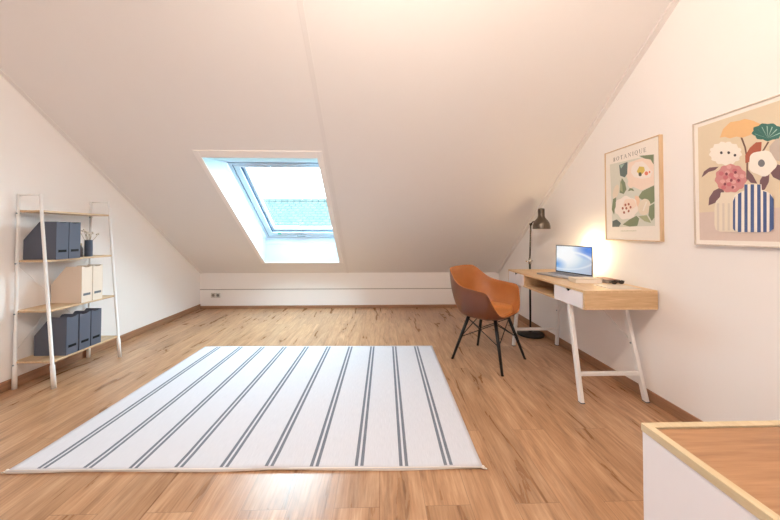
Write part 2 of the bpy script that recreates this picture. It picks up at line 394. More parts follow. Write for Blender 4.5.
# house across the street, seen through the skylight
ry, rz_ = 12.0, 2.44
H = thing('neighbouring_house', 'grey tiled roof of the house across, seen through the skylight pane', 'house', (-3.4, ry, -5))
lo = (8.2, rz_-3.0)
def tiled(y0, z0, y1, z1, nm):
    m = MB(); x0, x1 = -7, 7; L = math.hypot(y1-y0, z1-z0)
    m.box(x0, x1, 0, L, -.06, 0); o = m.build(nm, M['roof'], H)
    o.location = (0, y0-ry, z0+5); o.rotation_euler = (math.atan2(z1-z0, y1-y0), 0, 0); return o
tiled(lo[0], lo[1], ry, rz_, 'roof')
m = MB(); m.box(-6.7, 6.7, lo[0]-ry+.5, 3.4, 0, lo[1]+5+.2); m.prism([(lo[0]-ry+.5, lo[1]+5.2), (0, rz_+5-.12), (3.4, lo[1]+5.2)], lambda y, z: (-6.7, y, z), lambda y, z: (6.7, y, z)); m.build('wall', M['house'], H)
m = MB(); m.tube([(-7, 0, rz_+5), (7, 0, rz_+5)], .09, 8); m.build('ridge_cap', M['roof'], H)
sl = math.atan2(3.0, ry-lo[0])
m = MB(); m.box(-.42, .42, 0, .5, .01, .05); o = m.build('white_roof_patch', M['house'], H); o.location = (.1, -1.75, rz_+5-1.75*math.tan(sl)); o.rotation_euler = (sl, 0, 0)  # small white box lying on the tiled slope

# ------------------------------------------------------------------ rug
def make_rug():
    m = MB(); nx, ny = 90, 50; V = {}
    m.mat(M['rug']); m.mat(M['rug_hem']); m.cur = 0
    def zf(x, y):
        e = max(0, 1-(y+RL/2)/.12)
        z = .007+.0035*e*(1+math.sin(x*9.3+.6)*math.sin(x*4.1+1))+.0015*math.sin(x*5)*math.sin(y*4)
        return z
    for i in range(nx+1):
        for j in range(ny+1):
            x = -RW/2+RW*i/nx; y = -RL/2+RL*j/ny
            yy = y+(.004*math.sin(x*7) if j == 0 else 0)
            V[i, j] = m.bm.verts.new((x, yy, zf(x, y)))
    for i in range(nx):
        for j in range(ny): f = m.bm.faces.new([V[i, j], V[i+1, j], V[i+1, j+1], V[i, j+1]]); f.smooth = True
    per = [(i, 0) for i in range(nx)]+[(nx, j) for j in range(ny)]+[(i, ny) for i in range(nx, 0, -1)]+[(0, j) for j in range(ny, 0, -1)]
    low = {}
    for k in per: c = V[k].co; lift = max(0, c.z-.009)*.7; low[k] = m.bm.verts.new((c.x*1.0008, c.y*1.0008, .0012+lift))
    m.cur = 1
    for a, b in zip(per, per[1:]+per[:1]): f = m.bm.faces.new([V[b], V[a], low[a], low[b]]); f.material_index = 1
    o = m.build('striped_rug', parent=None, recalc=False)
    o.location = ((-1.7698+.5165)/2, (1.4855+3.0703)/2, 0); o.rotation_euler = (0, 0, -.0171)
    tag(o, 'off-white flatwoven rug with ten pairs of thin grey stripes on the floor', 'rug')
    mm = MB(); mm.tube([(-RW/2, -RL/2+.004, .0095), (RW/2, -RL/2+.004, .0095)], .0035, 6); mm.build('hem', M['rug_hem'], o)
    for sx in (-1, 1):
        mm = MB(); mm.ball((sx*(RW/2+.002), -RL/2+.004, .0085), .008, 2); mm.tube([(sx*(RW/2+.002), -RL/2, .008), (sx*(RW/2+.018), -RL/2-.002, .005)], [.005, .003], 6)
        mm.build('corner_knot', M['rug_hem'], o)
make_rug()

# ------------------------------------------------------------------ chair
def catmull(P, k):
    out = []; n = len(P)
    for i in range(n):
        a, b, c, d = [Vector(P[(i+j-1) % n]) for j in range(4)]
        for q in range(k):
            t = q/k; out.append(.5*((2*b)+(c-a)*t+(2*a-5*b+4*c-d)*t*t+(3*b-a-3*c+d)*t**3))
    return out
def make_chair():
    c = thing('armchair', 'tan leather bucket armchair on four black legs, turned away from the desk', 'chair', (.994, 2.739, 0), math.radians(-136.93))
    half = [(0, .212, .447), (.11, .21, .449), (.19, .196, .466), (.245, .178, .525), (.282, .157, .60), (.298, .144, .645), (.303, .122, .662), (.305, .08, .667), (.307, 0, .676), (.299, -.085, .688), (.276, -.16, .722), (.238, -.228, .785), (.196, -.27, .822), (.10, -.292, .829), (0, -.297, .83)]
    loop = half+[(-x, y, z) for x, y, z in half[-2:0:-1]]
    rim = catmull(loop, 5); n = len(rim); cen = Vector((0, -.02, 0)); sz = .425; nr = 18
    def pt(r, R, off=0):
        p = 1-(1-r)**1.75
        g = max(0, (r-.48)/.52)**1.35
        xy = cen+(Vector((R.x, R.y, 0))-cen)*p
        dip = -.012*(1-r)
        return Vector((xy.x, xy.y, sz+dip+(R.z-sz)*g+off))
    def grid(m, r0, r1, nr, off=0):
        prev = None; ctr = None
        for i in range(nr+1):
            r = r0+(r1-r0)*i/nr
            if i == 0 and r0 == 0: ctr = m.bm.verts.new(pt(0, rim[0], off)); continue
            R = [m.bm.verts.new(pt(r, q, off)) for q in rim]
            for k in range(n):
                j = (k+1) % n
                f = m.bm.faces.new([prev[k], prev[j], R[j], R[k]] if prev else [ctr, R[j], R[k]]); f.smooth = True
            prev = R
        return prev
    m = MB(); grid(m, 0, 1, nr)
    bmesh.ops.recalc_face_normals(m.bm, faces=m.bm.faces)
    if sum(f.normal.z for f in m.bm.faces) < 0: bmesh.ops.reverse_faces(m.bm, faces=m.bm.faces)
    m.mat(M['tan']); m.mat(M['tan_out'])
    sh = m.build('bucket_shell', parent=c, recalc=False)
    so = sh.modifiers.new('solid', 'SOLIDIFY'); so.thickness = .013; so.offset = -1; so.material_offset = 1; so.material_offset_rim = 0
    b = sh.modifiers.new('bevel', 'BEVEL'); b.width = .004; b.segments = 2; b.limit_method = 'ANGLE'; b.angle_limit = 1.0
    m = MB(); last = grid(m, 0, .60, 10, .017)
    low = [m.bm.verts.new(pt(.625, q, .001)) for q in rim]
    for k in range(n): f = m.bm.faces.new([last[k], last[(k+1) % n], low[(k+1) % n], low[k]]); f.smooth = True
    m.build('seat_pad', M['tan_pad'], c)
    feet = [(-.231, -.236), (.231, -.236), (.231, .236), (-.231, .236)]
    top = lambda f: Vector((f[0]*.52, f[1]*.52, .408)); at = lambda f, z: top(f).lerp(Vector((f[0], f[1], 0)), (.408-z)/.408)
    for f in feet:
        m = MB(); m.tube([at(f, .0), at(f, .2), at(f, .405)], [.0105, .014, .0155], 12)
        lg = m.build('leg', M['black_metal'], c)
        m = MB(); p = at(f, .0); m.lathe([(0, 0), (.0115, 0), (.0115, .006), (0, .007)], (p.x, p.y, 0), 12); m.build('foot_cap', M['black'], lg)
    m = MB()
    for i in range(4):
        a, b_ = feet[i], feet[(i+1) % 4]
        m.tube([at(a, .37), at(b_, .20)], .0042, 6); m.tube([at(b_, .37), at(a, .20)], .0042, 6)
    m.build('wire_brace', M['black_metal'], c)
    m = MB()
    for a, b_ in ((0, 1), (2, 3), (1, 2), (3, 0)): m.tube([at(feet[a], .396), at(feet[b_], .396)], .006, 8)
    m.tube([at(feet[0], .398), at(feet[2], .398)], .006, 8); m.tube([at(feet[1], .398), at(feet[3], .398)], .006, 8)
    m.build('seat_support', M['black_metal'], c)
make_chair()

# ------------------------------------------------------------------ desk
DX0, DX1, DY0, DY1, DZ = 1.347, 1.842, 1.946, 3.124, .77
def make_desk():
    cx, cy = (DX0+DX1)/2, (DY0+DY1)/2
    d = thing('writing_desk', 'oak topped writing desk with two white drawers and white metal legs', 'desk', (cx, cy, 0))
    X0, X1, Y0, Y1 = DX0-cx, DX1-cx, DY0-cy, DY1-cy
    zt, zb = DZ, DZ-.126
    m = MB(); m.box(X0, X1, Y0, Y1, zt-.016, zt); m.build('tabletop', M['oak'], d, bevel=.0015)
    m = MB(); m.mat(M['oak'])
    m.box(X0, X1, Y0, Y1, zb-.0, zb+.014)
    m.box(X1-.012, X1, Y0+.016, Y1-.016, zb+.014, zt-.016)
    dv = [2.29-cy, 2.79-cy]
    for y in dv: m.box(X0+.006, X1-.012, y-.007, y+.007, zb+.014, zt-.016)
    m.mat(M['oak_x'])
    m.box(X0, X1, Y0, Y0+.016, zb+.014, zt-.016); m.box(X0, X1, Y1-.016, Y1, zb+.014, zt-.016)
    m.build('carcass', None, d)
    for ya, yb in ((Y0+.017, dv[0]-.006), (dv[1]+.006, Y1-.017)):
        z0, z1 = zb+.003, zt-.018; ym = (ya+yb)/2
        poly = [(ya, z0), (yb, z0), (yb, z1), (ym+.032, z1), (ym+.014, z1-.017), (ym-.014, z1-.017), (ym-.032, z1), (ya, z1)]
        m = MB(); m.prism(poly, lambda y, z: (X0-.004, y, z), lambda y, z: (X0+.008, y, z)); dr = m.build('drawer', M['white_lacquer'], d)
        m = MB(); m.box(X0+.0085, X0+.0105, ym-.04, ym+.04, z1-.02, z1+.0005); m.build('notch_shade', M['black'], dr)  # black plate behind the cut-out paints the dark of the notch
    # legs: two splayed trestles
    for sg in (-1, 1):
        yf, yt = sg*.517, sg*.392
        f0, f1 = (1.367-cx, yf, 0), (1.372-cx, yt, zb)
        r0, r1 = (1.816-cx, yf-sg*0, 0), (1.772-cx, yt, zb)
        for a, b in ((f0, f1), (r0, r1)):
            m = MB(); m.bar(a, b, .032, .026, up=(1, 0, 0)); lg = m.build('leg', M['white_metal'], d, bevel=.004)
            m = MB(); m.box(a[0]-.014, a[0]+.014, a[1]-.018, a[1]+.018, 0, .006); m.build('foot_pad', M['grey_slot'], lg)
        lerp = lambda a, b, t: tuple(p+(q-p)*t for p, q in zip(a, b))
        k = .178/zb
        m = MB(); m.bar(lerp(f0, f1, k), lerp(r0, r1, k), .022, .026); m.build('crossbar', M['white_metal'], d, bevel=.003)
        m = MB(); m.bar(lerp(f0, f1, .985), lerp(r0, r1, .985), .03, .014); m.build('top_rail', M['white_metal'], d, bevel=.002)
        p = lerp(r0, r1, .58)
        m = MB(); m.tube([p, (p[0]-.03, sg*.03, zb-.003)], .0045, 8); m.build('brace', M['white_metal'], d)
        m = MB(); m.tube([(p[0]-.018, p[1], p[2]), (p[0]+.018, p[1], p[2])], .006, 8); m.build('bolt', M['steel'], d)
make_desk()

# ------------------------------------------------------------------ laptop and papers on the desk
L = thing('laptop', 'open silver laptop showing a blue and white wallpaper on the desk', 'laptop', (1.444, 2.735, DZ), math.atan2(-.962, .273))
m = MB(); m.box(0, .348, 0, .232, .002, .016); dk = m.build('keyboard_deck', M['silver'], L, bevel=.003)
m = MB()
for r in range(5):
    for q in range(14): m.box(.03+q*.0207, .047+q*.0207, .098+r*.0215, .116+r*.0215, .0155, .0175)
m.build('keyboard', M['keys'], dk)
m = MB(); m.box(.12, .228, .015, .08, .0155, .0165); m.build('touchpad', M['silver'], dk, bevel=.0005)
m = MB()
lid = [(.232, .012), (.238, .268), (.244, .268), (.239, .012)]
m.prism(lid, lambda y, z: (-.008, y, z), lambda y, z: (.362, y, z)); ld = m.build('screen_lid', M['silver'], L, bevel=.0015)
def onlid(x, z, e): y = .232+(z-.012)*(.006/.248)-e; return (x, y, z)
m = MB(); m.mat(M['black']); m.face([onlid(-.005, .02, .0006), onlid(.359, .02, .0006), onlid(.359, .265, .0006), onlid(-.005, .265, .0006)]); m.build('bezel', None, ld)
m = MB(); m.face([onlid(.001, .028, .0012), onlid(.353, .028, .0012), onlid(.353, .26, .0012), onlid(.001, .26, .0012)]); m.build('display', M['screen'], ld)

B = thing('book', 'thick white paperback lying in front of the laptop on the desk', 'book', (1.482, 2.238, DZ), math.radians(-9))
m = MB(); m.box(0, .185, 0, .11, .003, .031); m.build('page_block', M['paper'], B)
m = MB(); m.box(-.003, .188, -.003, .113, 0, .003); m.box(-.003, .188, -.003, .113, .031, .034); m.box(-.003, 0, -.003, .113, .003, .031); m.build('cover', M['book_white'], B, bevel=.001)
B = thing('book', 'grey book with a wine red cover lying behind the white paperback', 'book', (1.712, 2.235, DZ), 0)
m = MB(); m.box(0, .105, 0, .15, .003, .022); m.build('page_block', M['book_grey'], B)
m = MB(); m.box(-.003, .108, -.003, .153, 0, .003); m.box(-.003, .108, -.003, .153, .022, .025); m.box(.105, .108, -.003, .153, .003, .022); m.build('cover', M['book_red'], B, bevel=.001)
B = thing('magazine', 'thin flat magazine lying open near the front corner of the desk', 'magazine', (1.56, 2.05, DZ), math.radians(-2))
m = MB(); m.box(0, .205, -.06, .11, 0, .004); m.build('pages', M['paper'], B)
m = MB(); m.box(-.001, .206, -.061, .111, .004, .0055); m.build('cover', M['magazine'], B)
G = thing('sunglasses', 'dark folded sunglasses lying beside the red covered book', 'glasses', (1.768, 2.185, DZ), math.radians(8))
for sx in (-1, 1):
    m = MB(); q = [(sx*.031+.022*math.cos(a*PI/8), .014+.0135*math.sin(a*PI/8)) for a in range(16)]
    m.prism(q, lambda x, z: (x, 0, z), lambda x, z: (x, .004, z)); m.build('lens', M['lens'], G)
    m = MB(); m.tube([(sx*.055, 0, .021), (sx*.052, .022, .018), (-sx*.03, .028+.005*sx, .010), (-sx*.045, .030+.005*sx, .004)], .0025, 6); m.build('temple', M['lens'], G)
m = MB(); m.tube([(-.056, .002, .022), (-.03, 0, .0285), (0, 0, .023), (.03, 0, .0285), (.056, .002, .022)], .0026, 6); m.build('brow_bar', M['lens'], G)

# ------------------------------------------------------------------ floor lamp
LX, LY = 1.702, 3.368
F = thing('floor_lamp', 'dark metal floor lamp with a bell shade standing behind the desk', 'lamp', (LX, LY, 0))
m = MB(); m.lathe([(0, 0), (.139, 0), (.142, .006), (.142, .02), (.136, .028), (.03, .034), (.014, .05), (0, .05)], n=40); m.build('base', M['black_metal'], F)
m = MB(); m.tube([(0, 0, .04), (0, 0, .86)], .0105, 12); pl = m.build('pole', M['black_metal'], F)
m = MB(); m.tube([(0, 0, .80), (0, 0, .862)], .017, 14); m.tube([(-.035, -.005, .835), (.03, .004, .835)], .008, 10); m.ball((-.04, -.006, .835), .013, 2); m.build('clamp', M['chrome'], F)
m = MB(); m.tube([(.0, 0, .85), (.012, -.004, 1.255)], .0085, 12); m.build('upper_pole', M['bronze'], F)
hx, hy = 1.703-LX, 3.12-LY
m = MB(); m.tube([(.012, -.004, 1.25), (.008, -.06, 1.275), (hx+.002, hy+.05, 1.29)], .0075, 10); m.tube([(.0, -.004, 1.25), (.024, -.004, 1.25)], .012, 12); m.build('arm', M['bronze'], F)
prof = [(.085, 1.193), (.0855, 1.205), (.084, 1.228), (.077, 1.256), (.062, 1.283), (.046, 1.302), (.038, 1.313), (.036, 1.322), (.0335, 1.326), (.0325, 1.36), (.0325, 1.398), (.03, 1.408), (.012, 1.412), (0, 1.412)]
m = MB(); m.lathe(prof, (hx, hy, 0), 36); sh = m.build('shade', M['bronze'], F)
inn = [(.085, 1.193), (.082, 1.206), (.080, 1.228), (.073, 1.254), (.058, 1.279), (.03, 1.298), (0, 1.30)]
m = MB(); m.lathe(inn, (hx, hy, 0), 36); m.build('shade_lining', M['shade_in'], sh)
m = MB(); m.ball((hx, hy, 1.235), .024, 2); m.tube([(hx, hy, 1.25), (hx, hy, 1.3)], .012, 10); m.build('bulb', M['shade_in'], sh)

# ------------------------------------------------------------------ ladder shelf
SX, SY = -2.55, 2.585
S = thing('ladder_shelf', 'white metal ladder shelf with four oak boards against the left wall', 'shelf', (SX, SY, 0))
YN, YF = 2.305-SY, 2.865-SY
fx = lambda z: (-2.405-SX)+(-2.532+2.405)*z/1.435
RX = -2.688-SX
for y in (YN, YF):
    m = MB(); m.tube([(fx(0), y, 0), (fx(.17), y, .17), (fx(.172), y, .172), (fx(1.44), y, 1.44)], [.0145, .0138, .0108, .0095], 14); m.build('leg', M['white_metal'], S)
    m = MB(); m.tube([(RX, y, 0), (RX, y, .17), (RX, y, .172), (RX, y, 1.44)], [.0142, .0136, .0105, .0095], 14); m.build('leg', M['white_metal'], S)
    m = MB(); m.tube([(RX, y, 1.43), (fx(1.43), y, 1.43)], .0055, 8); m.build('top_rod', M['white_metal'], S)
SZ = [.2, .573, .945, 1.318]
for z in SZ:
    m = MB(); m.box(RX-.012, fx(z)+.004, YN+.0, YF-.0, z-.015, z)
    m.build('shelf_board', M['shelf_oak'], S, bevel=.002)
for z in SZ:
    for y in (YN, YF):
        m = MB(); m.tube([(RX, y-.013, z-.024), (RX, y+.013, z-.024)], .006, 8); m.build('bolt', M['steel'], S)
m = MB(); m.tube([(RX-.008, YN, .26), (RX-.008, YF, .92)], .002, 6); m.tube([(RX-.005, YF, .26), (RX-.005, YN, .92)], .002, 6)
m.build('cross_wire', M['white_metal'], S)
# magazine files
def make_file(name, label, z, xf, y0, depth, w, h, mat, slot, grp):
    t = thing(name, label, 'magazine file', (xf, y0, z), 0, grp)
    k = .003; prof = [(0, 0), (-depth, 0), (-depth, h*.52), (-depth*.52, h), (-.0, h)]
    m = MB()
    for ya in (0, w-k): m.prism(prof, lambda x, zz: (x, ya, zz), lambda x, zz: (x, ya+k, zz))
    m.box(-depth+.001, -.001, k, w-k, .0, k); m.box(-depth, -depth+k, k, w-k, k, h*.52)
    m.build('body', mat, t)
    n = 8; poly = [(0, 0), (w, 0), (w, h)]+[(w*(1-i/n), h-(.010*math.sin(PI*i/n) if .15 < i/n < .85 else 0)) for i in range(1, n)]+[(0, h)]
    m = MB(); m.prism(poly, lambda y, zz: (-k, y, zz), lambda y, zz: (.0005, y, zz)); sp = m.build('spine', mat, t)
    m = MB(); m.box(.0005, .0022, w*.17, w*.83, h*.185, h*.25); m.build('label_slot', slot, sp)
    return t
f1 = make_file('magazine_file', 'dark grey magazine file on the upper board, far from the small vase', SZ[2], -2.470, 2.362, .242, .09, .29, M['dark_card'], M['black'], 'magazine files on the ladder shelf')
f2 = dup(f1, 'dark grey magazine file on the upper board, beside the small vase', (-2.470, 2.457, SZ[2]))
c1 = make_file('magazine_file', 'cream magazine file showing its tan side, nearer the camera', SZ[1], -2.452, 2.545, .242, .09, .297, M['cream_card'], M['grey_slot'], 'magazine files on the ladder shelf')
c2 = dup(c1, 'cream magazine file standing at the far end of its board', (-2.452, 2.641, SZ[1]))
b1 = make_file('magazine_file', 'dark grey magazine file on the lowest board, first from the camera side', SZ[0], -2.424, 2.405, .242, .09, .295, M['dark_card'], M['black'], 'magazine files on the ladder shelf')
b2 = dup(b1, 'dark grey magazine file in the middle of the three on the lowest board', (-2.424, 2.506, SZ[0]))
b3 = dup(b1, 'dark grey magazine file on the lowest board, last of three towards the knee wall', (-2.424, 2.604, SZ[0]))
# vase, bottle, dried flowers
V = thing('bud_vase', 'slim slate blue vase holding dried flowers on the ladder shelf', 'vase', (-2.545, 2.697, SZ[2]))
m = MB(); m.lathe([(0, 0), (.024, 0), (.027, .004), (.0275, .07), (.026, .125), (.0265, .142), (.0225, .142), (.0215, .03), (0, .03)], n=24); m.build('body', M['vase'], V)
V = thing('bottle', 'small dark brown bottle standing against the slate blue vase', 'bottle', (-2.555, 2.637, SZ[2]))
m = MB(); m.lathe([(0, 0), (.015, 0), (.0165, .003), (.0165, .07), (.009, .088), (.007, .094), (.007, .10), (0, .10)], n=20); m.build('body', M['bottle'], V)
m = MB(); m.lathe([(0, .098), (.0085, .098), (.0085, .115), (0, .116)], n=16); m.build('cap', M['dry'], V)
V = thing('dried_flowers', 'bunch of whitish dried flowers standing in the slate blue vase', 'flowers', (-2.545, 2.697, SZ[2]))
tips = []
m = MB()
for i in range(11):
    a = i*2.4; r = .02+.055*(i % 4)/4; z = .185+.05*((i*7) % 5)/5
    p = (r*math.cos(a), r*math.sin(a), z); tips.append(p)
    m.tube([(.006*math.cos(a), .006*math.sin(a), .034), (r*.35*math.cos(a), r*.35*math.sin(a), .13), p], .0013, 5)
m.build('stems', M['dry'], V)
m = MB()
for p in tips:
    for q in range(3): m.ball(Vector(p)+Vector((random.uniform(-.008, .008), random.uniform(-.008, .008), random.uniform(-.008, .008))), .0085, 1)
m.build('blossoms', M['blossom'], V)

